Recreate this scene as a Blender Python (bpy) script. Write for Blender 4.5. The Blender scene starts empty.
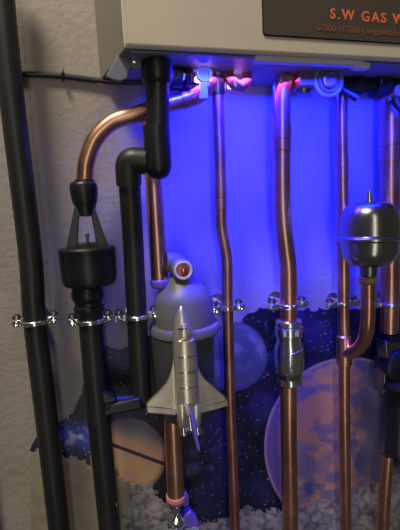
import bpy, bmesh, math, random
from mathutils import Vector, Matrix, noise
random.seed(4)
C = bpy.context.scene.collection
R = math.radians
# ------------------------------------------------------------------ camera
F = 400.0
YAW, PITCH, ROLL = R(14.4), R(7.8), R(2.86)
D = 0.53                                   # camera to wall
CAM = Vector((0, -D, 0))
fw = Vector((math.sin(YAW) * math.cos(PITCH), math.cos(YAW) * math.cos(PITCH), -math.sin(PITCH)))
r0 = Vector((math.cos(YAW), -math.sin(YAW), 0))
u0 = r0.cross(fw)
rt = math.cos(ROLL) * r0 - math.sin(ROLL) * u0
up = math.sin(ROLL) * r0 + math.cos(ROLL) * u0
cd = bpy.data.cameras.new('camera'); co = bpy.data.objects.new('camera', cd); C.objects.link(co)
cd.sensor_fit = 'HORIZONTAL'; cd.sensor_width = 36; cd.lens = 36 * F / 400; cd.clip_start = 0.01
M = Matrix((rt, up, -fw)).transposed().to_4x4(); M.translation = CAM
co.matrix_world = M
bpy.context.scene.camera = co

def P(px, py, d):
    """the point of the vertical plane d metres in front of the wall seen at px, py"""
    v = fw * F + rt * (px - 200) - up * (py - 265)
    return CAM + v * ((D - d) / v.y)
def S(px, py, d):
    """metres per pixel there"""
    return (P(px, py, d) - CAM).dot(fw) / F
def PROJ(p):
    v = p - CAM; z = v.dot(fw)
    return 200 + F * v.dot(rt) / z, 265 - F * v.dot(up) / z

# ------------------------------------------------------------------ materials
def mat(name, col, metal=0.0, rough=0.5, var=0.0, vscale=30, bump=0.0, bscale=60, emit=None, estr=0, trans=0, coat=0, col2=None, alpha=1):
    m = bpy.data.materials.new(name); m.use_nodes = True
    nt = m.node_tree; b = nt.nodes['Principled BSDF']
    c = (*col, 1)
    b.inputs['Base Color'].default_value = c
    b.inputs['Metallic'].default_value = metal; b.inputs['Roughness'].default_value = rough
    b.inputs['Transmission Weight'].default_value = trans
    b.inputs['Coat Weight'].default_value = coat
    b.inputs['Alpha'].default_value = alpha
    tc = nt.nodes.new('ShaderNodeTexCoord')
    if var or col2:
        n = nt.nodes.new('ShaderNodeTexNoise'); n.inputs['Scale'].default_value = vscale; n.inputs['Detail'].default_value = 6
        nt.links.new(tc.outputs['Object'], n.inputs['Vector'])
        r = nt.nodes.new('ShaderNodeValToRGB')
        r.color_ramp.elements[0].position = .3; r.color_ramp.elements[1].position = .7
        lo = col2 if col2 else [x * (1 - var) for x in col]
        r.color_ramp.elements[0].color = (*lo, 1)
        r.color_ramp.elements[1].color = (*[min(1, x * (1 + var)) for x in col], 1)
        nt.links.new(n.outputs['Fac'], r.inputs['Fac']); nt.links.new(r.outputs['Color'], b.inputs['Base Color'])
        mr = nt.nodes.new('ShaderNodeMapRange'); mr.inputs['To Min'].default_value = rough * .8; mr.inputs['To Max'].default_value = min(1, rough * 1.25)
        nt.links.new(n.outputs['Fac'], mr.inputs['Value']); nt.links.new(mr.outputs['Result'], b.inputs['Roughness'])
    if bump:
        n2 = nt.nodes.new('ShaderNodeTexNoise'); n2.inputs['Scale'].default_value = bscale; n2.inputs['Detail'].default_value = 8
        nt.links.new(tc.outputs['Object'], n2.inputs['Vector'])
        bp = nt.nodes.new('ShaderNodeBump'); bp.inputs['Strength'].default_value = bump; bp.inputs['Distance'].default_value = .004
        nt.links.new(n2.outputs['Fac'], bp.inputs['Height']); nt.links.new(bp.outputs['Normal'], b.inputs['Normal'])
    if emit:
        b.inputs['Emission Color'].default_value = (*emit, 1); b.inputs['Emission Strength'].default_value = estr
    return m
PLASTER = mat('plaster', (.37, .335, .28), 0, .75, col2=(.30, .27, .225), vscale=14, bump=.3, bscale=110)
COPPER = mat('copper', (.84, .47, .32), 1, .31, col2=(.55, .27, .18), vscale=22)
DULLCOPPER = mat('dull_copper', (.62, .33, .23), 1, .38, col2=(.42, .2, .14), vscale=40)
BLACK = mat('black_pipe_plastic', (.015, .0155, .015), 0, .42, var=.25, vscale=18)
GLOSSBLACK = mat('gloss_black_plastic', (.009, .010, .015), 0, .38)
GREYPLASTIC = mat('dark_grey_plastic', (.06, .065, .07), 0, .4)
MIDGREY = mat('filter_grey', (.15, .15, .135), .1, .45, var=.12, vscale=14)
CREAM = mat('cream_casing', (.60, .53, .42), 0, .42, var=.03, vscale=12)
SIDE = mat('shaded_side_panel', (.22, .205, .18), .1, .5, var=.06, vscale=10)  # shade on the boiler's side is put into this darker base colour
UNDER = mat('pale_grey_plastic', (.5, .5, .52), 0, .4)
BRACKET = mat('bracket_plastic', (.17, .17, .22), 0, .5)
SCREEN = mat('display_glass', (.085, .068, .055), 0, .25)
BEZEL = mat('display_bezel', (.02, .018, .02), 0, .3)
ORANGE = mat('orange_lettering', (.75, .17, .06), 0, .5, emit=(1, .16, .05), estr=.06)
DIMORANGE = mat('faint_orange_lettering', (.19, .075, .045), 0, .5, emit=(1, .2, .1), estr=.015)
STEEL = mat('bright_steel', (.75, .75, .76), 1, .2, var=.12, vscale=60)
DARKSTEEL = mat('dark_steel', (.24, .24, .25), 1, .3, var=.2, vscale=50)
CHROME = mat('chrome', (.8, .8, .8), 1, .1)
VESSEL = mat('brushed_vessel_steel', (.40, .39, .36), 1, .22, var=.1, vscale=30)
PEWTER = mat('satin_pewter', (.80, .74, .62), .8, .32, var=.1, vscale=90)
BRASS = mat('brass', (.62, .42, .18), 1, .32, var=.15, vscale=50)
TAN = mat('tan_cap', (.40, .36, .29), .3, .35)
WHITEP = mat('white_plastic', (.62, .62, .68), 0, .4)
RED = mat('red_insert', (.45, .08, .05), .3, .3)
PINK = mat('pink_seal', (.75, .25, .3), 0, .4)
PURPLE = mat('purple_plastic', (.16, .10, .62), 0, .35)
CLEAR = mat('clear_plastic', (.75, .75, .75), 0, .12, trans=.85)
LEDM = mat('led_diffuser', (.9, .8, 1), 0, .3, emit=(.62, .3, 1), estr=6)

# ------------------------------------------------------------------ mesh helpers
def link(name, bm, m, parent=None, smooth=True, bevel=0):
    me = bpy.data.meshes.new(name)
    bmesh.ops.remove_doubles(bm, verts=bm.verts, dist=1e-6)
    bmesh.ops.recalc_face_normals(bm, faces=bm.faces)
    bm.to_mesh(me); bm.free()
    if smooth:
        for p in me.polygons: p.use_smooth = True
        me.set_sharp_from_angle(angle=R(38))
    me.materials.append(m)
    o = bpy.data.objects.new(name, me); C.objects.link(o)
    if parent:
        o.parent = parent; o.matrix_parent_inverse = Matrix.Translation(-(parent.location if parent.type == 'EMPTY' else (parent.parent.location if parent.parent and 0 else Vector())))
    if bevel:
        b = o.modifiers.new('bevel', 'BEVEL'); b.width = bevel; b.segments = 3; b.limit_method = 'ANGLE'; b.angle_limit = R(40)
    return o
def thing(name, loc, label, cat, group=None):
    o = bpy.data.objects.new(name, None); C.objects.link(o); o.location = loc; o.empty_display_size = .01
    tag(o, label, cat, group); return o
def tag(o, label, cat, group=None):
    group = group or {'waste_pipe': 'black waste pipes', 'copper_pipe': 'copper pipes under the boiler', 'pipe_clip': 'steel pipe clips'}.get(o.name.split('.')[0])
    o['label'] = label; o['category'] = cat
    if group: o['group'] = group
    return o
def struct(o): o['kind'] = 'structure'; return o

def basis(ax):
    ax = ax.normalized()
    t = Vector((0, 0, 1)) if abs(ax.z) < .9 else Vector((1, 0, 0))
    a = ax.cross(t).normalized(); return a, ax.cross(a).normalized()
def ring(bm, c, ax, r, n, a=None, b=None):
    if a is None: a, b = basis(ax)
    return [bm.verts.new(c + (a * math.cos(2 * math.pi * i / n) + b * math.sin(2 * math.pi * i / n)) * r) for i in range(n)]
def bridge(bm, A, B):
    n = len(A)
    for i in range(n): bm.faces.new((A[i], A[(i + 1) % n], B[(i + 1) % n], B[i]))
def sweep(bm, pts, rad, n=24, cap=True):
    """a round tube along world points; rad is one radius or one per point"""
    if not isinstance(rad, (list, tuple)): rad = [rad] * len(pts)
    t0 = (pts[1] - pts[0]).normalized(); a, b = basis(t0); rings = []
    for i, p in enumerate(pts):
        t = (pts[min(i + 1, len(pts) - 1)] - pts[max(i - 1, 0)]).normalized()
        a = (a - t * a.dot(t)).normalized(); b = t.cross(a)
        rings.append(ring(bm, p, t, rad[i], n, a, b))
    for A, B in zip(rings, rings[1:]): bridge(bm, A, B)
    if cap: bm.faces.new(rings[0][::-1]); bm.faces.new(rings[-1])
def lathe(bm, o, ax, prof, n=32):
    """prof: (distance along the axis, radius) in metres"""
    ax = ax.normalized(); a, b = basis(ax); rings = []
    for t, r in prof: rings.append(ring(bm, o + ax * t, ax, max(r, 1e-5), n, a, b))
    for A, B in zip(rings, rings[1:]): bridge(bm, A, B)
    bm.faces.new(rings[0][::-1]); bm.faces.new(rings[-1])
def vl(px, d, prof, n=32, bm=None):
    """upright lathe: prof is (py, half width in pixels), axis through px"""
    bm = bm or bmesh.new()
    ym = sum(p[0] for p in prof) / len(prof)
    base = P(px, ym, d); s = S(px, ym, d)
    pr = [(-(P(px, py, d).z), hw * s) for py, hw in prof]
    lathe(bm, Vector((base.x, base.y, 0)), Vector((0, 0, -1)), pr, n); return bm
def fillet(pts, rr, k=8):
    """world polyline with rounded corners"""
    out = [pts[0]]
    for i in range(1, len(pts) - 1):
        A, B, Cc = pts[i - 1], pts[i], pts[i + 1]
        r = min(rr, (A - B).length * .49, (Cc - B).length * .49)
        a = B + (A - B).normalized() * r; c = B + (Cc - B).normalized() * r
        for j in range(k + 1):
            t = j / k; out.append(a * (1 - t) ** 2 + B * 2 * t * (1 - t) + c * t * t)
    out.append(pts[-1]); return out
def smoothpath(pts, k=8):
    out = []; n = len(pts)
    for i in range(n - 1):
        p0, p1, p2, p3 = pts[max(i - 1, 0)], pts[i], pts[i + 1], pts[min(i + 2, n - 1)]
        for j in range(k):
            t = j / k
            out.append(.5 * ((2 * p1) + (p2 - p0) * t + (2 * p0 - 5 * p1 + 4 * p2 - p3) * t * t + (3 * p1 - p0 - 3 * p2 + p3) * t ** 3))
    out.append(pts[-1]); return out
def box(bm, c, sx, sy, sz, rot=None):
    m = Matrix.Translation(c) @ (rot.to_4x4() if rot else Matrix()) @ Matrix.Diagonal((sx, sy, sz, 1))
    bmesh.ops.create_cube(bm, size=1, matrix=m); return bm
def prism(bm, outline, y0, y1):
    """outline of (x, z) extruded between two world y values"""
    A = [bm.verts.new((x, y0, z)) for x, z in outline]; B = [bm.verts.new((x, y1, z)) for x, z in outline]
    bm.faces.new(A); bm.faces.new(B[::-1]); bridge(bm, A, B)
def plate(bm, pix, d0, d1):
    q = [P(x, y, (d0 + d1) / 2) for x, y in pix]
    prism(bm, [(v.x, v.z) for v in q], -d0, -d1)
def hexnut(bm, c, ax, r, h, rot=0):
    a, b = basis(ax); ax = ax.normalized()
    a, b = a * math.cos(rot) + b * math.sin(rot), b * math.cos(rot) - a * math.sin(rot)
    rs = []
    for t, k in ((-h / 2, .9), (-h * .36, 1), (h * .36, 1), (h / 2, .9)): rs.append(ring(bm, c + ax * t, ax, r * k, 6, a, b))
    for A, B in zip(rs, rs[1:]): bridge(bm, A, B)
    bm.faces.new(rs[0][::-1]); bm.faces.new(rs[-1])
OUT = Vector((0, -1, 0)); UPV = Vector((0, 0, 1)); XV = Vector((1, 0, 0))
def text(body, size, loc, m, parent, name='lettering', shear=0, depth=.0004, space=1):
    cu = bpy.data.curves.new('t', 'FONT'); cu.body = body; cu.size = size; cu.extrude = depth; cu.offset = size * .018; cu.space_character = space
    t = bpy.data.objects.new('t', cu); C.objects.link(t)
    bpy.context.view_layer.update()
    me = bpy.data.meshes.new_from_object(t.evaluated_get(bpy.context.evaluated_depsgraph_get()))
    bpy.data.objects.remove(t)
    me.transform(Matrix.Rotation(R(90), 4, 'X')); me.transform(Matrix.Translation(loc))
    me.materials.clear(); me.materials.append(m)
    o = bpy.data.objects.new(name, me); C.objects.link(o)
    o.parent = parent; o.matrix_parent_inverse = Matrix.Translation(-parent.location); return o

# ------------------------------------------------------------------ the wall
bm = bmesh.new(); box(bm, Vector((.25, .05, -.1)), 2.6, .1, 1.9)
struct(link('wall_back', bm, PLASTER, smooth=False))
bm = bmesh.new(); box(bm, Vector((P(2, 500, 0).x - .075, -.006, -.5)), .14, .012, .42)
struct(link('trim_1', bm, PLASTER, smooth=False, bevel=.002))

# ------------------------------------------------------------------ printed space mural, a thin sheet pasted to the wall
def sm(a, b, x):
    t = max(0, min(1, (x - a) / (b - a))); return t * t * (3 - 2 * t)
def mix(a, b, t): return tuple(a[i] * (1 - t) + b[i] * t for i in range(3))
def lin(c): return tuple(((v / 255) / 12.92) if v < 10 else (((v / 255) + .055) / 1.055) ** 2.4 for v in c)
def fb(x, y, s, o=4): return noise.fractal(Vector((x / s, y / s, 1.7)), 1.0, 2.0, o)
TOP = [(-60, 600), (40, 432), (57, 419), (66, 420), (72, 412), (80, 396), (90, 352), (100, 344), (118, 350), (135, 345), (150, 335), (200, 330), (222, 327), (240, 321), (252, 311), (262, 308), (300, 310), (400, 306), (600, 306)]
def topline(x):
    for (a, ya), (b, yb) in zip(TOP, TOP[1:]):
        if a <= x <= b: return ya + (yb - ya) * (x - a) / (b - a)
    return 306
GROUND = [(-100, 440), (56, 455), (72, 458), (95, 471), (112, 468), (122, 476), (135, 483), (150, 484), (160, 498), (175, 512), (200, 524), (215, 521), (232, 514), (248, 505), (262, 510), (282, 507), (330, 500), (386, 478), (600, 455)]
def groundline(x):
    for (a, ya), (b, yb) in zip(GROUND, GROUND[1:]):
        if a <= x <= b: return ya + (yb - ya) * (x - a) / (b - a)
    return 480
def art(x, y):
    n = fb(x, y, 40); n2 = fb(x + 300, y, 14); n3 = fb(x, y + 200, 5)
    c = mix((13, 15, 34), (34, 38, 84), sm(-.2, .6, n))
    # drifting star haze
    c = mix(c, (110, 115, 175), .55 * sm(.0, .7, n2 + n3 * .5) * math.exp(-((y - 466) / 22) ** 2) * (1 if 180 < x < 235 else 0))
    # blue white nebula on the left
    w = math.exp(-((x - 78) / 26) ** 2 - ((y - 436 - (x - 75) * .15) / 13) ** 2)
    c = mix(c, (62, 74, 190), min(1, w * 1.3))
    c = mix(c, (190, 195, 235), w * sm(.0, .55, n2 + n3 * .7))
    # grey moon behind the thin copper pipe
    dd = math.hypot(x - 232, y - 356)
    if dd < 35:
        c = mix((88, 92, 112), (128, 130, 148), sm(-.4, .5, n2)); c = mix(c, (60, 62, 90), sm(30, 35, dd) * .5)
    # ringed orange planet
    dx, dy = x - 128, y - 456; dd = math.hypot(dx, dy)
    if dd < 38:
        v = dy - dx * .3
        band = .5 + .5 * math.sin(v * .21 + n2 * .8)
        c2 = mix((246, 190, 160), (252, 212, 150), band)
        c2 = mix(c2, (96, 90, 130), sm(-8, -36, v))
        c2 = mix(c2, (120, 80, 90), sm(32, 38, dd) * .7)
        c = c2
    rl = (y - 443) - (x - 108) * .37
    if abs(rl) < 1.9 and x < 178 and x > 92: c = mix((70, 55, 72), (30, 25, 38), sm(0, 2.6, abs(rl)))
    # large planet on the right
    dx, dy = (x - 350) / 86, (y - 447) / 90; dd = math.hypot(dx, dy)
    if dd < 1:
        sw = fb(x + n2 * 9, y * 1.8, 26) + .1
        c2 = mix((215, 160, 130), (140, 126, 156), sm(-.1, .5, sw))
        c2 = mix(c2, (70, 92, 150), .8 * sm(.25, .75, fb(x + 70, y + 40, 30)))
        c2 = mix(c2, (104, 84, 150), sm(-.72, -.9, dx))
        c2 = mix(c2, (92, 88, 128), sm(.0, .2, dx + .1 * n2) * .85)
        c2 = mix(c2, (215, 180, 170), .5 * sm(.955, .985, dd))
        c = c2
    else:
        pass
    # lunar ground with boulders
    g = groundline(x) + n3 * 7 + n2 * 3
    if y > g:
        if 128 + n2 * 10 - (y - 500) * .2 < x < 400:
            vx = noise.voronoi(Vector((x / 11, y / 9, .3)))[0]; e = vx[1] - vx[0]
            c = mix((100, 96, 98), (186, 180, 178), max(0, min(1, sm(-.15, .35, e) * .6 + .25 + .5 * n2 + .5 * n3)))
        else:
            c = mix((140, 131, 110), (166, 156, 132), .5 + n2 * .6)
        c = mix(c, (205, 200, 205), .35 * sm(5, 0, y - g))
    return lin(tuple(max(0, min(255, v)) for v in c))
cell = .0009
xa, xb = P(38, 430, 0).x - .03, P(400, 330, 0).x + .09
za, zb = P(200, 530, 0).z - .10, P(400, 300, 0).z + .02
nx, nz = int((xb - xa) / cell), int((zb - za) / cell)
verts, cols, idx = [], [], {}
faces = []
for j in range(nz + 1):
    for i in range(nx + 1):
        X, Z = xa + i * cell, za + j * cell
        px, py = PROJ(Vector((X, -.0008, Z)))
        if py > topline(px) + fb(px, py, 7) * 4 and px > 30:
            idx[(i, j)] = len(verts); verts.append((X, -.0012 , Z)); cols.append(art(px, py))
for (i, j), a in idx.items():
    b, c, d_ = idx.get((i + 1, j)), idx.get((i + 1, j + 1)), idx.get((i, j + 1))
    if b is not None and c is not None and d_ is not None: faces.append((a, b, c, d_))
# stars
sv = [list(c) for c in cols]
keys = list(idx.keys())
random.seed(9)
for _ in range(3200):
    i, j = random.choice(keys); px, py = PROJ(Vector(verts[idx[(i, j)]]))
    if py > groundline(px) - 4 or math.hypot(px - 131, py - 453) < 39 or math.hypot(px - 232, py - 356) < 36 or math.hypot((px - 350) / 87, (py - 447) / 91) < 1: continue
    br = random.random() ** 2.6 * .95 + .05
    for di, dj, k in ((0, 0, 1), (1, 0, .45), (0, 1, .45), (-1, 0, .3), (0, -1, .3)):
        t = idx.get((i + di, j + dj))
        if t is not None:
            for q in range(3): sv[t][q] = min(1, sv[t][q] + br * k * (.62, .68, .95)[q])
me = bpy.data.meshes.new('mural'); me.from_pydata(verts, [], faces)
at = me.color_attributes.new('ink', 'FLOAT_COLOR', 'POINT')
at.data.foreach_set('color', [v for c in sv for v in (*c, 1)])
mm = bpy.data.materials.new('mural_print'); mm.use_nodes = True
b = mm.node_tree.nodes['Principled BSDF']; b.inputs['Roughness'].default_value = .45
a_ = mm.node_tree.nodes.new('ShaderNodeVertexColor'); a_.layer_name = 'ink'
mm.node_tree.links.new(a_.outputs['Color'], b.inputs['Base Color'])
me.materials.append(mm)
mu = bpy.data.objects.new('mural', me); C.objects.link(mu)
so = mu.modifiers.new('thick', 'SOLIDIFY'); so.thickness = .001; so.offset = -1
tag(mu, 'printed space mural of planets, stars and lunar rock pasted on the plaster wall', 'mural')

# ------------------------------------------------------------------ boiler
BD = .106
fl, bl = P(124.5, 46.5, BD), P(100, 76, .004)
ZF, ZBK = fl.z, bl.z
XR = fl.x + .62; ZT = ZF + .42
boiler = thing('boiler', Vector(((fl.x + XR) / 2, -.05, ZF)), 'cream boiler with a dark display panel mounted above all the pipes', 'boiler')
# chassis behind the cover: its left side splays out towards the wall
bm = bmesh.new()
yb_, yf_ = 0.0, -(BD - .008)
xl = bl.x
def quadbox(bm, q):
    v = [bm.verts.new(p) for p in q]
    for f in ((0, 1, 2, 3), (4, 5, 6, 7), (0, 1, 5, 4), (1, 2, 6, 5), (2, 3, 7, 6), (3, 0, 4, 7)): bm.faces.new([v[i] for i in f])
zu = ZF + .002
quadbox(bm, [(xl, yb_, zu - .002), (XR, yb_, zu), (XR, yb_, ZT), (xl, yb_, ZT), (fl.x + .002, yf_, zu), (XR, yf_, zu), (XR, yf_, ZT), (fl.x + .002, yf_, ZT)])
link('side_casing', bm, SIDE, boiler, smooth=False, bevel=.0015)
bm = bmesh.new(); box(bm, Vector(((fl.x + XR) / 2, -(BD - .004), (ZF + ZT) / 2)), XR - fl.x, .008, ZT - ZF)
link('front_cover', bm, CREAM, boiler, smooth=True, bevel=.004)
bm = bmesh.new(); box(bm, Vector(((fl.x + XR) / 2 + .003, -.05, ZF - .0005)), XR - fl.x - .006, .096, .003)
link('underside_panel', bm, BRACKET, boiler, bevel=.001)
# drop down flap strip below the right part
q0, q1 = P(254, 57, .097), P(362, 62, .097)
bm = bmesh.new(); box(bm, Vector(((q0.x + q1.x) / 2, -.097, ZF - .003)), q1.x - q0.x, .010, .006)
link('control_flap', bm, UNDER, boiler, bevel=.001)
q0 = P(357, 66, .09)
bm = bmesh.new(); box(bm, Vector((q0.x, -.096, ZF - .005)), .02, .010, .007)
link('flap_catch', bm, UNDER, boiler, bevel=.001)
# corner bracket and screw
bm = bmesh.new(); plate(bm, [(122, 47), (162, 50), (156, 55), (151, 63), (145, 68.5), (137, 69.5), (131, 67), (129, 71), (127, 79), (121, 81.5), (113, 80), (106, 77), (109, 70), (115, 60)], .070, .074)
link('corner_bracket', bm, BRACKET, boiler, smooth=False, bevel=.0012)
c = P(135, 60.5, .076); s = S(134, 60, .076)
bm = bmesh.new(); lathe(bm, c, OUT, [(-.003, 3.4 * s), (0, 3.4 * s), (.0015, 3 * s), (.0018, 1.6 * s), (.0004, 1.4 * s)], 20)
link('screw', bm, STEEL, boiler)
# display
p0, p1 = P(262.5, 36, BD), P(400, 40, BD)
zb0 = p0.z; xr = p0.x + .27; zt0 = zb0 + .115
def rrect(x0, z0, x1, z1, r, k=6):
    o = []
    for cx, cz, a0 in ((x0 + r, z0 + r, 180), (x1 - r, z0 + r, 270), (x1 - r, z1 - r, 0), (x0 + r, z1 - r, 90)):
        for j in range(k + 1):
            a = R(a0 + 90 * j / k); o.append((cx + r * math.cos(a), cz + r * math.sin(a)))
    return o
bm = bmesh.new(); prism(bm, rrect(p0.x, zb0, xr, zt0, .004), -BD + .004, -BD - .0012)
disp = link('display_panel', bm, BEZEL, boiler, smooth=False)
bm = bmesh.new(); prism(bm, rrect(p0.x + .0013, zb0 + .0013, xr - .0013, zt0 - .0013, .003), -BD, -BD - .0018)
link('display_glass', bm, SCREEN, disp, smooth=False)
# lettering
t0 = P(330, 18.5, BD + .0018)
text('S.W GAS WORKS', .0150, Vector((t0.x, -BD - .0019, t0.z)), ORANGE, disp, space=1.34)
t0 = P(316.5, 30.5, BD + .0018)
text('07000 117000 | swgasworks', .0098, Vector((t0.x, -BD - .0019, t0.z)), DIMORANGE, disp, space=.98)

# ------------------------------------------------------------------ pipes
def pipe(name, pts, rpx, m, label, cat='pipe', d=.045, joints=(), smooth=8, group=None, rad=None, corner=None, jm=None, jname='joint'):
    """pts: (px, py[, d]); rpx: half width in pixels at the first point; joints: (py0, py1) collars"""
    W = [P(p[0], p[1], p[2] if len(p) > 2 else d) for p in pts]
    p = pts[0]; r = rpx * S(p[0], p[1], p[2] if len(p) > 2 else d) if rad is None else rad
    path = fillet(W, corner) if corner else smoothpath(W, smooth)
    root = thing(name, W[-1], label, cat, group)
    bm = bmesh.new(); sweep(bm, path, r, 28)
    link('tube', bm, m, root)
    for y0, y1 in joints:
        a = b = None
        for q in range(len(path) - 1):
            for t in (0, .25, .5, .75):
                w = path[q].lerp(path[q + 1], t); py = PROJ(w)[1]
                if a is None and py >= y0: a = w
                if b is None and py >= y1: b = w
        if a is None or b is None: continue
        ax = b - a; L = ax.length
        bm = bmesh.new(); lathe(bm, a, ax, [(0, r * 1.0), (.0003, r * 1.09), (L * .5, r * 1.09), (L * .5 + .0004, r * 1.02), (L * .5 + .0014, r * 1.02), (L * .5 + .0018, r * 1.09), (L - .0003, r * 1.09), (L, r)], 28)
        link(jname, bm, jm or m, root)
    return root, r

# tall black waste pipe on the far left, running out of frame at both ends
pipe('waste_pipe', [(-3, -60), (0, -20), (11, 90), (30, 250), (35, 320), (48, 430), (64, 570)], 12.6, BLACK, 'tall black plastic pipe farthest left, running the full height', d=.04)
# second black pipe below the tundish
pipe('waste_pipe', [(88, 290, .045), (91, 330, .045), (97, 400, .045), (104, 470, .045), (113, 560, .045)], 11.6, BLACK, 'black plastic pipe dropping from the bottom of the tundish', d=.045)

# tundish
A = P(88, 215, .045); td = thing('tundish', P(87, 290, .045), 'black open-sided tundish with a cup, below the bent copper pipe', 'tundish')
bm = vl(84.5, .045, [(181, 8), (182, 11.5), (184, 13), (186, 13.6), (195, 13.2), (202, 12), (205, 10.8), (208, 10), (215.5, 8.4), (216.5, 4)]); link('compression_nut', bm, GLOSSBLACK, td)
bm = vl(84.5, .045, [(179.5, 8.2), (180.2, 9.9), (182.6, 9.9), (183.4, 8)]); link('collar', bm, GLOSSBLACK, td)
# four-sided open frame: two arms splay to the cup
def arm(bm, pts, d0, d1): plate(bm, pts, d0, d1)
bm = bmesh.new(); plate(bm, [(75, 206), (84.5, 206), (84.5, 216.5), (79, 216.5), (77.7, 243), (77, 250), (66.3, 250)], .034, .052); link('frame_arm', bm, GLOSSBLACK, td, bevel=.0008)
bm = bmesh.new(); plate(bm, [(84.5, 206), (94, 206), (109.4, 249), (97, 250), (96.3, 243), (91.5, 216.5), (84.5, 216.5)], .034, .052); link('frame_arm', bm, GLOSSBLACK, td, bevel=.0008)
bm = bmesh.new(); plate(bm, [(77, 243), (97.5, 242), (98, 252), (77, 252)], .036, .050); link('frame_rim', bm, GLOSSBLACK, td, bevel=.0008)
bm = vl(87.5, .057, [(233, 1.4), (234, 2), (236, 2), (237, 1.3), (252, 1.3)], 16); link('float_pin', bm, DARKSTEEL, td)
bm = vl(88.5, .045, [(247, 22), (247, 26.5), (248.5, 28), (250.5, 28.2), (251.5, 27.6), (270, 27.2), (280, 26.6), (283.5, 25), (285.5, 21), (287, 14)], 40); link('cup', bm, GLOSSBLACK, td)
bm = vl(88.5, .045, [(286, 14), (291, 15.5), (296, 15.8), (300, 14.5), (301, 13.3), (305, 13.2), (306, 14.6), (311, 14.6), (313, 13), (322, 12.6)]); link('outlet_nut', bm, GLOSSBLACK, td)

# bent copper discharge pipe
rt1, r1 = pipe('copper_pipe', [(84.5, 188, .045), (85, 178, .045), (87, 160, .045), (96, 138, .046), (113, 122, .048), (136, 114.5, .05), (160, 107, .05), (186, 99.5, .05), (200, 94, .05), (209, 84, .05), (210, 72, .045)], 8.2, COPPER, 'bent copper pipe curving down into the top of the tundish')
a, b = P(181, 101, .05), P(200, 94.5, .05)
bm = bmesh.new(); L = (b - a).length; lathe(bm, a, b - a, [(0, r1), (.0004, r1 * 1.13), (L * .35, r1 * 1.13), (L * .37, r1 * 1.03), (L * .42, r1 * 1.03), (L * .44, r1 * 1.13), (L * .9, r1 * 1.13), (L, r1)], 28); link('joint', bm, COPPER, rt1)

# black condensate drop with rounded end, and its return pipe
cp = thing('condensate_pipe', P(130, 400, .05), 'black condensate pipe dropping from the boiler and and running down left of the toy shuttle', 'pipe')
bm = bmesh.new(); W = [P(157.5, 64, .076), P(158, 140, .076), P(158, 160, .076)]
sweep(bm, W, 11.6 * S(158, 120, .076), 32); link('drop_tube', bm, GLOSSBLACK, cp)
bm = vl(158, .076, [(126, 12), (126.5, 13.2), (150, 13.4), (163, 13.4), (170, 12.6), (175, 10.4), (178, 7), (179.5, 2)], 36); link('end_elbow', bm, GLOSSBLACK, cp)
bm = vl(157, .076, [(60, 10), (61, 14.5), (66, 15.5), (74, 16), (80, 15.5), (84, 13.5), (85, 11.5)], 36); link('boiler_nut', bm, GLOSSBLACK, cp)
bm = bmesh.new(); W = fillet([P(160, 163, .072), P(128, 160, .066), P(133, 240, .044), P(137.5, 330, .04), P(142, 399, .04)], .012); sweep(bm, W, 10.4 * S(130, 200, .04), 28); link('return_tube', bm, BLACK, cp)
bm = bmesh.new(); W = fillet([P(146, 161.5, .070), P(127.5, 159.5, .066), P(129, 185, .060)], .014); sweep(bm, W, 12.2 * S(130, 170, .04), 28); link('elbow', bm, BLACK, cp)
bm = bmesh.new(); W = fillet([P(141, 378, .04), P(142.5, 401, .04), P(104, 404, .045)], .012); sweep(bm, W, 9.2 * S(140, 395, .04), 28); link('lower_elbow', bm, GLOSSBLACK, cp)
bm = bmesh.new(); box(bm, P(122, 404, .045), .050, .022, .016, Matrix.Rotation(R(-2), 3, 'Y')); link('branch_fitting', bm, GLOSSBLACK, cp, bevel=.004)
bm = bmesh.new(); plate(bm, [(88, 380), (96, 382), (116, 394), (117, 398), (96, 402), (88, 398)], .034, .056); link('branch_web', bm, GLOSSBLACK, cp, bevel=.002)

# copper pipe behind the black drop
rr, r2 = pipe('copper_pipe', [(151, 120, .035), (153, 170, .035), (156.5, 230, .035), (159.5, 281, .035)], 8.8, COPPER, 'short wide copper pipe hanging behind the black drop pipe, left of the knob')
bm = vl(160.5, .035, [(279, 8.5), (280, 10), (284, 10.4), (287, 9), (288.5, 5)], 28); link('end_cap', bm, PURPLE, rr)

# grey filter
fi = thing('magnetic_filter', P(184, 418, .042), 'large grey cylindrical filter behind the toy shuttle', 'filter')
bm = vl(183, .040, [(276, 12), (280, 15), (286, 20), (292, 26), (300, 29), (322, 30)], 48); link('upper_housing', bm, MIDGREY, fi)
bm = vl(185, .040, [(322, 30), (323, 34), (325, 35.2), (330, 35.2), (332, 33.5), (333, 30)], 48); link('locking_ring', bm, MIDGREY, fi)
bm = vl(185, .040, [(332, 31), (372, 30), (400, 28.5), (412, 25), (417, 18)], 48); link('canister', bm, GREYPLASTIC, fi)
bm = bmesh.new(); W = fillet([P(166, 262, .035), P(181, 262, .035), P(181, 285, .037)], .012); sweep(bm, W, 10.5 * S(180, 270, .04), 28); link('inlet_elbow', bm, MIDGREY, fi)
c = P(182, 269.5, .055); s = S(182, 269, .055)
bm = bmesh.new(); lathe(bm, c, OUT, [(-.012, 10 * s), (0, 11 * s), (.006, 11 * s), (.007, 10.2 * s), (.0072, 8.4 * s)], 40); kn = link('knob', bm, MIDGREY, fi)
bm = bmesh.new(); lathe(bm, c, OUT, [(.005, 9.4 * s), (.0085, 9.4 * s), (.0092, 8.9 * s), (.0092, 7.7 * s), (.0078, 7.2 * s), (.0072, 6 * s)], 40); link('ring', bm, WHITEP, kn)
bm = bmesh.new(); lathe(bm, c, OUT, [(.006, 6.4 * s), (.008, 6.3 * s), (.0086, 5.2 * s), (.0088, 2.5 * s)], 32); link('red_insert', bm, RED, kn)
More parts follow.
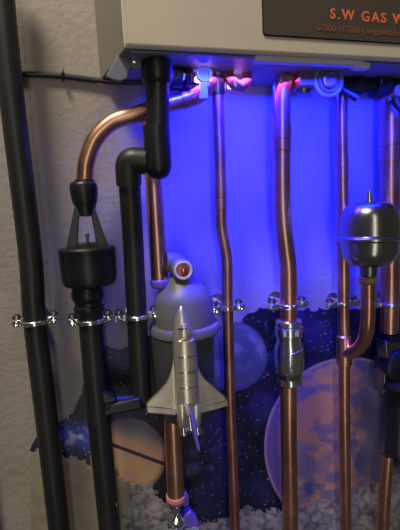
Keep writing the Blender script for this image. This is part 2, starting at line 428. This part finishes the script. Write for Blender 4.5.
bm = bmesh.new(); lathe(bm, c, OUT, [(.007, 2.6 * s), (.0105, 2.2 * s), (.0112, 1.2 * s)], 20); link('centre_screw', bm, STEEL, kn)

# lower copper stub under the shuttle, its valve and clear block
rr, r3 = pipe('copper_pipe', [(171.5, 380, .045), (173, 430, .045), (175, 470, .045), (176, 497, .045)], 9.2, COPPER, 'thick copper pipe directly below the toy shuttle')
bm = vl(176, .045, [(494, 9.4), (494.6, 10), (498, 10), (498.8, 8.6)]); link('seal_ring', bm, PINK, rr)
va = thing('drain_valve', P(178, 530, .045), 'small chrome valve with a purple lever at the foot of the thick copper pipe', 'valve')
bm = vl(177, .045, [(498, 8), (500, 10), (502, 8.6), (504, 4), (513, 3.4), (515, 6), (517, 9), (521, 9.4), (524, 8)], 28); link('valve_body', bm, CHROME, va)
bm = bmesh.new(); plate(bm, [(183, 492), (186, 490.5), (188.5, 496), (188, 503), (184.5, 506), (182, 502)], .045, .052); link('lever', bm, PURPLE, va, bevel=.001)
bm = bmesh.new(); plate(bm, [(183, 513), (190, 508), (196, 515), (199, 523), (190, 525), (183, 524)], .040, .053); link('lever_grip', bm, PURPLE, va, bevel=.002)
bm = bmesh.new(); box(bm, P(181, 545, .045), .048, .03, .058); link('clear_housing', bm, CLEAR, va, bevel=.002)
bm = bmesh.new(); hexnut(bm, P(176, 526, .045), UPV, 9 * S(176, 526, .045), .007); link('nut', bm, DARKSTEEL, va)

# thin copper pipe in the middle
pipe('copper_pipe', [(217, 66), (219, 130), (220.5, 185), (221, 215), (221.5, 228), (224.5, 245), (227, 262), (227.5, 300), (230, 400), (233, 470), (236, 560)], 5.9, DULLCOPPER, 'thin copper pipe left of the grey moon, between knob and wider pipes', joints=[(186, 210)])
pf = thing('boiler_valve', P(217, 95, .045), 'purple-lit valve on top of the thin middle pipe', 'valve')
bm = vl(217, .045, [(55, 6), (62, 7), (63, 8.6), (80, 8.4), (90, 8), (94, 6.8), (96, 6)]); link('valve_body', bm, DARKSTEEL, pf)
bm = bmesh.new(); hexnut(bm, P(217, 72, .045), UPV, 10.5 * S(217, 72, .045), .012); link('nut', bm, DARKSTEEL, pf)

# wide middle copper pipe
rr, r4 = pipe('copper_pipe', [(286, 74, .045), (283, 86), (281.5, 100), (281.5, 160), (282, 205), (283.5, 228), (286, 250), (288, 268), (288.5, 300), (288.5, 330), (288.6, 420), (289.5, 480), (291, 570)], 9.2, COPPER, 'wide copper pipe with the bulky silver compression valve halfway down', joints=[(126, 150)])

cv = thing('compression_valve', P(289, 384, .045), 'bulky silver compression valve on the wide copper pipe', 'valve')
bm = vl(289, .045, [(319, 10), (320, 12.5), (322, 13.4), (324, 13.4), (325, 12), (326, 13.6), (335, 13.6), (336, 12.2), (339, 11.8), (342, 12.4), (346, 14), (356, 14.6), (366, 14.4), (372, 12.6), (376, 12), (377, 13), (382, 13), (384, 10.8)], 40); link('valve_body', bm, STEEL, cv)
bm = bmesh.new(); hexnut(bm, P(289, 330, .045), UPV, 15.2 * S(289, 330, .045), .0105, .2); link('nut', bm, DARKSTEEL, cv)
bm = bmesh.new(); hexnut(bm, P(289, 373, .045), UPV, 14.4 * S(289, 373, .045), .011, .4); link('nut', bm, DARKSTEEL, cv)
c = P(294.5, 358, .060); s = S(294, 356, .06)
bm = bmesh.new(); lathe(bm, c, OUT, [(-.012, 6 * s), (0, 6 * s), (.001, 5.3 * s), (.003, 5 * s), (.0032, 3.6 * s), (.002, 3.2 * s)], 24); link('spindle', bm, DARKSTEEL, cv)
bm = bmesh.new(); box(bm, P(297, 353, .064), .016, .003, .0035, Matrix.Rotation(R(-14), 3, 'Y')); box(bm, P(292, 362, .064), .003, .003, .020, Matrix.Rotation(R(4), 3, 'Y')); link('handle', bm, STEEL, cv, bevel=.0008)

# tee pipe and shock arrestor vessel
rr, r5 = pipe('copper_pipe', [(345.5, 84), (342, 92), (341, 105), (341.5, 150), (343, 250), (343.5, 320), (344, 340), (344, 400), (345, 480), (346.5, 570)], 6.3, COPPER, 'copper pipe left of the vessel, with a tee where the branch joins', joints=[(153, 178), (334, 341)], d=.03)
bm = vl(344, .03, [(335, 6.3), (336, 7.4), (364, 7.5), (365, 6.4)]); link('tee', bm, COPPER, rr)
s = S(350, 350, .045)
bm = bmesh.new(); W = smoothpath([P(344, 351, .031), P(351, 352.5, .042), P(359, 348, .056), P(365, 338, .070), P(367.5, 322, .078), P(368, 300, .078), P(368, 284, .078)], 8); sweep(bm, W, [6.5 * s] * len(W), 28); link('branch', bm, COPPER, rr)
ve = thing('expansion_vessel', P(369, 286, .078), 'round steel expansion vessel on the curved copper branch', 'vessel')
vx = 369.5; vd = .078
bm = vl(vx, vd, [(201.5, 3), (202, 12), (203.5, 18), (206.5, 22.5), (211, 25.6), (216, 27), (224, 28), (236.5, 28)], 64); link('dome', bm, VESSEL, ve)
bm = vl(vx, vd, [(234.5, 27.6), (235.5, 30), (237, 31.2), (239, 31.2), (240.2, 30), (241, 27.6)], 64); link('flange', bm, VESSEL, ve)
bm = vl(vx, vd, [(240, 27.4), (250, 27), (257, 25), (261, 22), (264, 17.5), (266, 12), (266.6, 4)], 64); link('bowl', bm, VESSEL, ve)
bm = vl(vx - .5, vd, [(190.2, 1.8), (190.8, 2.7), (193.5, 2.7), (194, 1.6), (195, 1.7), (195.4, 3.2), (199.5, 3), (200, 4.6), (202.5, 5)], 24); link('air_valve', bm, CHROME, ve)
bm = vl(vx - 1, vd, [(265, 8), (267, 8.4), (275, 8.0), (276, 7), (277, 6.8)], 28); link('neck', bm, DARKSTEEL, ve)
bm = bmesh.new(); hexnut(bm, P(vx - 1.5, 280, vd), UPV, 8.8 * S(vx, 280, vd), .010, .3); link('nut', bm, BRASS, ve)

# right-most copper pipe, its white fitting and the black pump below
pipe('copper_pipe', [(391, 76), (390, 100), (389.5, 160), (389.5, 200), (390, 260), (389.8, 300), (389, 332)], 9.6, COPPER, 'wide copper pipe at the right edge behind the vessel', d=.03, joints=[(128, 160)])
pu = thing('pump', P(391, 400, .04), 'black circulation pump under the right-most copper pipe', 'pump')
bm = bmesh.new(); box(bm, P(391, 337, .03), .030, .03, .013); link('flange', bm, GLOSSBLACK, pu, bevel=.001)
bm = bmesh.new(); plate(bm, [(380, 339), (404, 338), (406, 350), (398, 356), (386, 372), (383, 390), (378, 392), (379, 372), (384, 362), (381, 352)], .022, .045); link('valve_block', bm, DARKSTEEL, pu, bevel=.002)
c = P(403, 368, .05); s = S(398, 365, .05)
bm = bmesh.new(); lathe(bm, c, OUT, [(-.035, 16 * s), (-.004, 19 * s), (0, 18 * s), (.003, 14 * s), (.004, 5 * s)], 40); link('motor_head', bm, GLOSSBLACK, pu)
bm = vl(398, .04, [(378, 19), (381, 20), (384, 20), (390, 13), (400, 10), (440, 10), (445, 12), (452, 12), (454, 9), (462, 9)], 40); link('volute', bm, GLOSSBLACK, pu)
pipe('copper_pipe', [(388, 455), (385, 490), (383.5, 520), (383, 570)], 6.0, COPPER, 'short copper pipe at the bottom right below the pump', d=.04)

# ------------------------------------------------------------------ fittings under the boiler
fb_ = thing('isolation_valve', P(168, 82, .06), 'black ribbed isolation valve with a pale ring-ended handle under the boiler', 'valve')
a, b = P(158, 76, .05), P(205, 76, .05); s = S(180, 76, .05)
bm = bmesh.new(); lathe(bm, a, b - a, [(0, 11 * s), (.008, 12 * s), (.012, 14 * s), (.026, 14 * s), (.028, 11 * s), (.030, 13.5 * s), (.036, 13.5 * s), (.038, 9 * s), (.044, 9 * s)], 32); link('valve_body', bm, GLOSSBLACK, fb_)
bm = bmesh.new()
for k in range(4):
    hexnut(bm, a + (b - a).normalized() * (.014 + k * .0035), b - a, 15 * s, .0018, k * .2)
link('ribbed_collar', bm, GLOSSBLACK, fb_)
bm = bmesh.new(); box(bm, P(184, 77, .071), .0016, .002, .007, Matrix.Rotation(R(12), 3, 'Y')); link('position_mark', bm, BRASS, fb_)
c = P(203.5, 75, .072); s = S(203, 80, .072)
bm = bmesh.new(); lathe(bm, c, OUT, [(0, 5.2 * s), (0, 7.6 * s), (.0012, 8.2 * s), (.003, 8.2 * s), (.0042, 7.4 * s), (.0042, 5.8 * s), (.003, 5.2 * s), (.0008, 5 * s)], 32); lv = link('handle_ring', bm, WHITEP, fb_)
bm = bmesh.new(); plate(bm, [(200.5, 82), (206.5, 82), (207.5, 91), (208.5, 99), (198.5, 99), (200, 91)], .0725, .0757); link('handle_stem', bm, WHITEP, lv, bevel=.001)

el = thing('copper_elbow', P(243, 92, .05), 'purple-lit copper elbow loop under the boiler, right of the thin pipe', 'elbow')
bm = bmesh.new(); W = smoothpath([P(246, 56, .05), P(246.5, 72, .05), P(246, 82, .052), P(241, 87.5, .054), P(234, 84, .056), P(229, 76, .05), P(226, 70, .04)], 8); sweep(bm, W, 5.4 * S(245, 75, .05), 24); link('tube', bm, COPPER, el)
bm = bmesh.new(); hexnut(bm, P(246.5, 63, .05), UPV, 8.5 * S(245, 65, .05), .009, .3); link('nut', bm, BRASS, el)

fe = thing('brass_fitting', P(300, 85, .045), 'square brass union between the wide pipe and the tan cap', 'fitting')
bm = bmesh.new(); box(bm, P(303, 80, .056), .021, .022, .021); link('body', bm, BRASS, fe, bevel=.0018)
a = P(278, 77, .05); s = S(290, 77, .05)
bm = bmesh.new(); lathe(bm, a, XV, [(0, 5 * s), (.001, 8 * s), (.012, 8 * s), (.0135, 6 * s), (.018, 6 * s)], 24)
link('union_nut', bm, DULLCOPPER, fe)
bm = bmesh.new(); lathe(bm, P(303, 84, .05), Vector((0, 0, -1)), [(0, 8 * s), (.008, 8 * s), (.0125, 6 * s), (.014, 2 * s)], 28); link('lower_boss', bm, DARKSTEEL, fe)
cc = thing('filter_cap', P(329, 95, .05), 'round tan screw cap with a stepped centre under the boiler', 'cap')
c = P(328.5, 80, .066); s = S(329, 79, .062) * 1.1
bm = bmesh.new(); lathe(bm, c, OUT, [(-.022, 12 * s), (-.004, 15 * s), (0, 15.5 * s), (.001, 15 * s), (.0018, 13.5 * s), (.0018, 12.5 * s), (.0006, 12 * s), (.0006, 9.8 * s)], 48); link('rim', bm, TAN, cc)
bm = bmesh.new(); lathe(bm, c, OUT, [(0, 11.8 * s), (.0026, 11.5 * s), (.0034, 10.6 * s), (.0034, 9.6 * s), (.002, 9.4 * s)], 48); link('inner_ring', bm, MIDGREY, cc)
bm = bmesh.new(); lathe(bm, c, OUT, [(.001, 7.7 * s), (.005, 7.5 * s), (.0058, 6.6 * s), (.0058, 5.2 * s), (.0050, 4.8 * s), (.0050, 1 * s)], 40); link('centre_boss', bm, BRASS, cc)
bm = bmesh.new(); sweep(bm, [P(338, 86, .055), P(346, 92, .062), P(357, 99, .066)], [.003, .0036, .0042], 16); link('lever', bm, GLOSSBLACK, cc)
bv = thing('filling_valve', P(375, 92, .05), 'black filling valve assembly at the top right under the boiler', 'valve')
a, b = P(340, 84, .045), P(412, 87, .045); s = S(375, 82, .045)
bm = bmesh.new(); lathe(bm, a, b - a, [(0, 8 * s), (.012, 8 * s), (.014, 10.5 * s), (.03, 10.5 * s), (.032, 8.5 * s), (.048, 8.5 * s), (.05, 12 * s), (.066, 12 * s), (.068, 9 * s), (.09, 9 * s)], 32); link('valve_body', bm, GLOSSBLACK, bv)
bm = bmesh.new(); hexnut(bm, P(382, 86, .045), XV, 13 * s, .01); link('nut', bm, GLOSSBLACK, bv)
bm = bmesh.new(); box(bm, P(381, 79, .068), .0012, .002, .010); link('position_mark', bm, STEEL, bv)
c = P(398, 91, .066); s = S(398, 91, .066)
bm = bmesh.new(); lathe(bm, c, OUT, [(-.02, 4 * s), (0, 5.5 * s), (.002, 5.5 * s), (.002, 3 * s), (.0005, 3 * s)], 24); link('brass_nipple', bm, BRASS, bv)
bm = bmesh.new(); sweep(bm, [P(390, 96, .05), P(396, 104, .056), P(404, 112, .056)], .0045, 16); link('drain_spout', bm, GLOSSBLACK, bv)
c = P(391, 98.5, .06); bm = bmesh.new(); lathe(bm, c, OUT, [(-.004, 1.8 * s), (0, 1.8 * s), (.0008, 1.2 * s)], 16); link('screw', bm, STEEL, bv)

# ------------------------------------------------------------------ cable with its clip
bm = bmesh.new(); W = smoothpath([P(-30, 69, .004), P(20, 73.5, .004), P(62, 76, .004), P(100, 80.5, .005), (P(140, 82, .012)), P(160, 76, .03)], 10); sweep(bm, W, 2.7 * S(60, 76, .004), 16)
tag(link('cable', bm, GLOSSBLACK), 'black cable running sideways across the wall below the boiler side', 'cable')
kc = thing('cable_clip', P(62.5, 76, .006), 'small black clip with a steel nail holding the cable to the wall', 'clip')
bm = bmesh.new(); W = [P(62.5, 76, .006) + Vector((0, .0 - .0065 * math.cos(t), .0052 * math.sin(t))) for t in [i * math.pi / 8 - math.pi / 2 for i in range(9)]]
sweep(bm, W, .0011, 10); box(bm, P(62.5, 72, .0045), .003, .008, .004); link('saddle', bm, GLOSSBLACK, kc)
bm = bmesh.new(); lathe(bm, P(62.5, 71.5, .0085), OUT, [(-.003, .0008), (0, .0008), (.0001, .0018), (.001, .0016), (.0014, .0006)], 14); link('nail', bm, STEEL, kc)

# ------------------------------------------------------------------ pipe clips: band, two lugs, two screws, wall plate
def clip(px, py, d, hw, label, gap=8.5, tilt=0.0):
    s = S(px, py, d); c = P(px, py, d); r = hw * s
    root = thing('pipe_clip', Vector((c.x, 0, c.z)), label, 'pipe clip')
    bm = bmesh.new(); lathe(bm, c - UPV * .003, UPV, [(0, r * 1.01), (0, r * 1.1), (.0008, r * 1.16), (.0046, r * 1.16), (.0054, r * 1.1), (.0054, r * 1.01)], 36)
    link('band', bm, STEEL, root)
    for sg in (-1, 1):
        lx = c.x + sg * (r + gap * .5 * s)
        bm = bmesh.new()
        box(bm, Vector((lx, c.y - .0020, c.z)), gap * s, .0016, .0078); box(bm, Vector((lx, c.y + .0030, c.z)), gap * s, .0016, .0078)
        box(bm, Vector((lx + sg * gap * .42 * s, c.y + .0005, c.z)), .0016, .0062, .0068)
        link('lug', bm, STEEL, root, bevel=.0006)
        sc = bmesh.new()
        q = Vector((lx + sg * gap * .1 * s, c.y - .0028, c.z + sg * tilt))
        lathe(sc, q, OUT, [(-.0085, .0022), (0, .0024), (0, .0042), (.0016, .0044), (.003, .0036), (.0034, .0022), (.0026, .0014)], 20)
        link('screw', sc, CHROME, root)
        sb = bmesh.new(); lathe(sb, q + UPV * .005 + Vector((0, .006, 0)), OUT, [(-.004, .0044), (.0, .005), (.003, .004), (.004, .002)], 16); link('nut', sb, DARKSTEEL, root)
    bm = bmesh.new(); lathe(bm, Vector((c.x, 0, c.z)), OUT, [(0, .011), (.0015, .011), (.0022, .004), (-c.y - r * .9, .004)], 24)
    link('wall_plate', bm, STEEL, root)
clip(35.3, 321, .04, 12.0, 'steel pipe clip on the farthest left tall black pipe', 9)
clip(90.5, 320, .045, 12.6, 'steel pipe clip on the black pipe just below the tundish', 8)
clip(137, 316, .040, 10.6, 'steel pipe clip on the dark grey pipe beside the filter', 11)
clip(227.3, 308, .045, 6.0, 'steel pipe clip on the thin copper pipe above the grey moon', 12)
clip(288.5, 305, .045, 9.2, 'steel pipe clip on the wide copper pipe above the compression valve', 12)
clip(343.2, 303.5, .030, 6.4, 'steel pipe clip on the copper pipe left of the vessel', 12)
clip(389.6, 303, .030, 9.8, 'steel pipe clip on the right-most copper pipe below the vessel', 12)

# ------------------------------------------------------------------ toy space shuttle
sd = .095
sh = thing('toy_space_shuttle', P(188, 440, sd), 'silver model space shuttle, nose up, in front of the grey filter', 'model shuttle')
def loft(bm, secs, n=24, m0=1.0):
    """secs: (px, py, half width px, depth half px, extra out metres, squareness)"""
    rings = []
    for px, py, w, h, o, sq in secs:
        c = P(px, py, sd); s = S(px, py, sd); rg = []
        for i in range(n):
            a = 2 * math.pi * i / n; ca, sa = math.cos(a), math.sin(a)
            e = 2 / sq
            x = math.copysign(abs(ca) ** e, ca) * w * s; y = math.copysign(abs(sa) ** e, sa) * h * s
            rg.append(bm.verts.new(c + Vector((x, -y - o, 0))))
        rings.append(rg)
    for A, B in zip(rings, rings[1:]): bridge(bm, A, B)
    bm.faces.new(rings[0][::-1]); bm.faces.new(rings[-1])
bm = bmesh.new(); loft(bm, [(181, 306, .8, .8, 0, 2), (181.1, 308, 2.6, 2.6, 0, 2), (181.4, 312, 4.6, 4.6, 0, 2), (181.8, 318, 6.8, 6.6, 0, 2.1), (182.4, 325, 8.8, 8.4, 0, 2.3), (183.2, 333, 10.6, 9.5, 0, 2.6), (184.2, 345, 11.6, 10, 0, 2.8), (185.8, 375, 12.2, 10, 0, 2.9), (187.2, 402, 12.6, 10.4, 0, 2.9), (187.6, 411, 11.6, 9.6, 0, 2.6)])
fus = link('fuselage', bm, PEWTER, sh)
bm = bmesh.new(); loft(bm, [(182.3, 322, 3, 3, .0085, 2), (182.6, 326, 5.6, 4.2, .0085, 2.2), (183, 331, 6.6, 5, .0085, 2.3), (183.4, 335, 6.4, 5, .008, 2.2), (183.5, 336, 4, 3, .008, 2)]); ck = link('cockpit', bm, PEWTER, sh)
for x0_ in (178.5, 181.6, 184.7):
    bm = bmesh.new(); box(bm, P(x0_ + .8, 329, sd + .0135 - (.0008 if abs(x0_ - 181.6) > 1 else 0)), .0028, .0012, .0022); link('cockpit_window', bm, BEZEL, ck, bevel=.0003)
bm = bmesh.new(); loft(bm, [(184, 337, 7.6, 3, .008, 2), (184.1, 338, 9, 5, .008, 2), (187, 398, 9.4, 5, .0085, 2), (187.1, 399.5, 7.8, 3, .0085, 2)], 28); bay = link('payload_bay_doors', bm, PEWTER, sh)
for yy in (352, 367, 382):
    k = (yy - 338) / 60; cx = 184.1 + 2.9 * k
    bm = bmesh.new(); loft(bm, [(cx, yy, 9.3, 5.4, .0084, 2), (cx, yy + 1.2, 9.3, 5.4, .0084, 2)], 28); link('door_seam', bm, STEEL, bay)
# delta wings
Lw = [(176, 338), (173.5, 352), (171.5, 368), (167, 381), (158, 392), (149, 400.5), (146.5, 404), (147.2, 412.5), (160, 413.5), (176, 415)]
Rw = [(190, 338), (193, 350), (197.5, 366), (203, 377), (213, 386), (223, 395), (227.3, 400.5), (227.8, 405.5), (214, 409.5), (196, 414)]
for pts in (Lw, Rw):
    bm = bmesh.new(); plate(bm, pts, sd - .004, sd - .001); w = link('wing', bm, PEWTER, sh, bevel=.0009)
    bm = bmesh.new()
    e = [(p[0], p[1]) for p in pts[1:8]]
    W = [P(x, y, sd - .001) for x, y in e]; sweep(bm, smoothpath(W, 4), .0009, 8)
    a0, a1 = (pts[-1][0], pts[-1][1] - 6), (pts[-3][0], pts[-3][1] - 6)
    sweep(bm, [P(*a0, sd - .0008), P(*a1, sd - .0008)], .0005, 6)
    link('edge_trim', bm, STEEL, w)
# manoeuvring pods, fin, nozzles
for x in (180.5, 194):
    bm = bmesh.new(); loft(bm, [(x, 399, 2, 2, .008, 2), (x, 402, 4.6, 4.4, .008, 2), (x + .3, 412, 5.2, 5, .008, 2), (x + .6, 421, 4.6, 4.4, .007, 2), (x + .7, 424, 3, 3, .007, 2)], 20); link('engine_pod', bm, PEWTER, sh)
bm = bmesh.new(); q = [P(188, 392, sd), P(189, 410, sd), P(194.5, 450, sd), P(192.5, 451, sd), P(190, 425, sd)]
A = P(187.4, 396, sd); B = P(190, 425, sd); Cq = P(193.4, 440, sd)
vv = []
for sx in (-.0011, .0011):
    vv.append([bm.verts.new(p) for p in (A + Vector((sx, -.010, 0)), B + Vector((sx, -.010, 0)), Cq + Vector((sx, -.024, 0)), Cq + Vector((sx, -.029, .004)), A.lerp(B, .5) + Vector((sx, -.019, 0)))])
bm.faces.new(vv[0]); bm.faces.new(vv[1][::-1]); bridge(bm, vv[0], vv[1]); link('tail_fin', bm, PURPLE, sh, smooth=False, bevel=.0006)
for x, y, o in ((181.5, 419, .004), (195.5, 418, .004), (188.5, 414, .004)):
    c = P(x, y, sd) + Vector((0, -o, 0)); s = S(x, y, sd)
    bm = bmesh.new(); lathe(bm, c, Vector((.06, 0, -1)), [(0, 2 * s), (3 * s, 2.4 * s), (8 * s, 3.4 * s), (14 * s, 4.3 * s), (14 * s, 3.6 * s), (8 * s, 2 * s)], 24); link('nozzle', bm, CHROME if o else PEWTER, sh)
bm = bmesh.new(); a = P(186, 375, sd); sweep(bm, [Vector((a.x, -.0832, a.z)), Vector((a.x, -sd + .006, a.z))], .007, 20); link('mount', bm, DARKSTEEL, sh)

# ------------------------------------------------------------------ LED light bar
for x0_, x1_, dd_, lab in ((192, 212, .056, 'violet glowing LED block behind the pale valve handle ring'), (226, 242, .036, 'violet glowing LED block behind the copper elbow loop')):
    a_ = P(x0_, 70, dd_).x; b_ = P(x1_, 70, dd_).x
    ld = thing('led_module', Vector(((a_ + b_) / 2, -dd_, ZF - .010)), lab, 'led light', 'violet led modules')
    bm = bmesh.new(); box(bm, Vector(((a_ + b_) / 2, -dd_, ZF - .0045)), b_ - a_, .010, .005); link('housing', bm, WHITEP, ld, bevel=.001)
    bm = bmesh.new(); box(bm, Vector(((a_ + b_) / 2, -dd_, ZF - .0115)), b_ - a_ - .003, .008, .009); link('diffuser', bm, LEDM, ld, bevel=.002)
def area(name, loc, target, sx, sy, e, col, spread=180):
    l = bpy.data.lights.new(name, 'AREA'); l.shape = 'RECTANGLE'; l.size = sx; l.size_y = sy; l.energy = e; l.color = col; l.spread = R(spread)
    o = bpy.data.objects.new(name, l); C.objects.link(o); o.location = loc
    dv = (Vector(target) - Vector(loc)).normalized(); o.rotation_euler = dv.to_track_quat('-Z', 'Y').to_euler(); return o
xs, xe = P(172, 90, .08).x, P(440, 90, .08).x
mid = (xs + xe) / 2
area('blue_led_strip', (mid, -.086, ZF - .008), (mid, -.026, ZF - .12), xe - xs, .010, 4.2, (.002, .005, 1), 88)
area('blue_led_wall_strip', (mid, -.026, ZF - .006), (mid, -.020, ZF - .20), xe - xs, .008, 2.3, (.003, .007, 1), 150)
area('violet_led', (P(235, 80, .05).x, -.06, ZF - .010), (P(235, 80, .05).x, -.07, ZF - .2), .20, .012, .16, (.38, .05, 1), 150)
area('ceiling_lamp', (-.40, -.56, 1.30), (.05, -.05, -.1), .30, .30, 21, (1, .89, .74))
area('added_highlight_strip', (-.12, -1.6, -.15), (.1, 0, -.15), .22, 2.2, 4.4, (1, .93, .84))  # unseen tall strip added behind the camera to give the metal pipes highlights
w = bpy.data.worlds.new('room'); bpy.context.scene.world = w; w.use_nodes = True
w.node_tree.nodes['Background'].inputs['Color'].default_value = (1, .95, .9, 1); w.node_tree.nodes['Background'].inputs['Strength'].default_value = .045
vs = bpy.context.scene.view_settings; vs.view_transform = 'Standard'; vs.look = 'None'; vs.gamma = 1; vs.exposure = 0; vs.use_curve_mapping = False
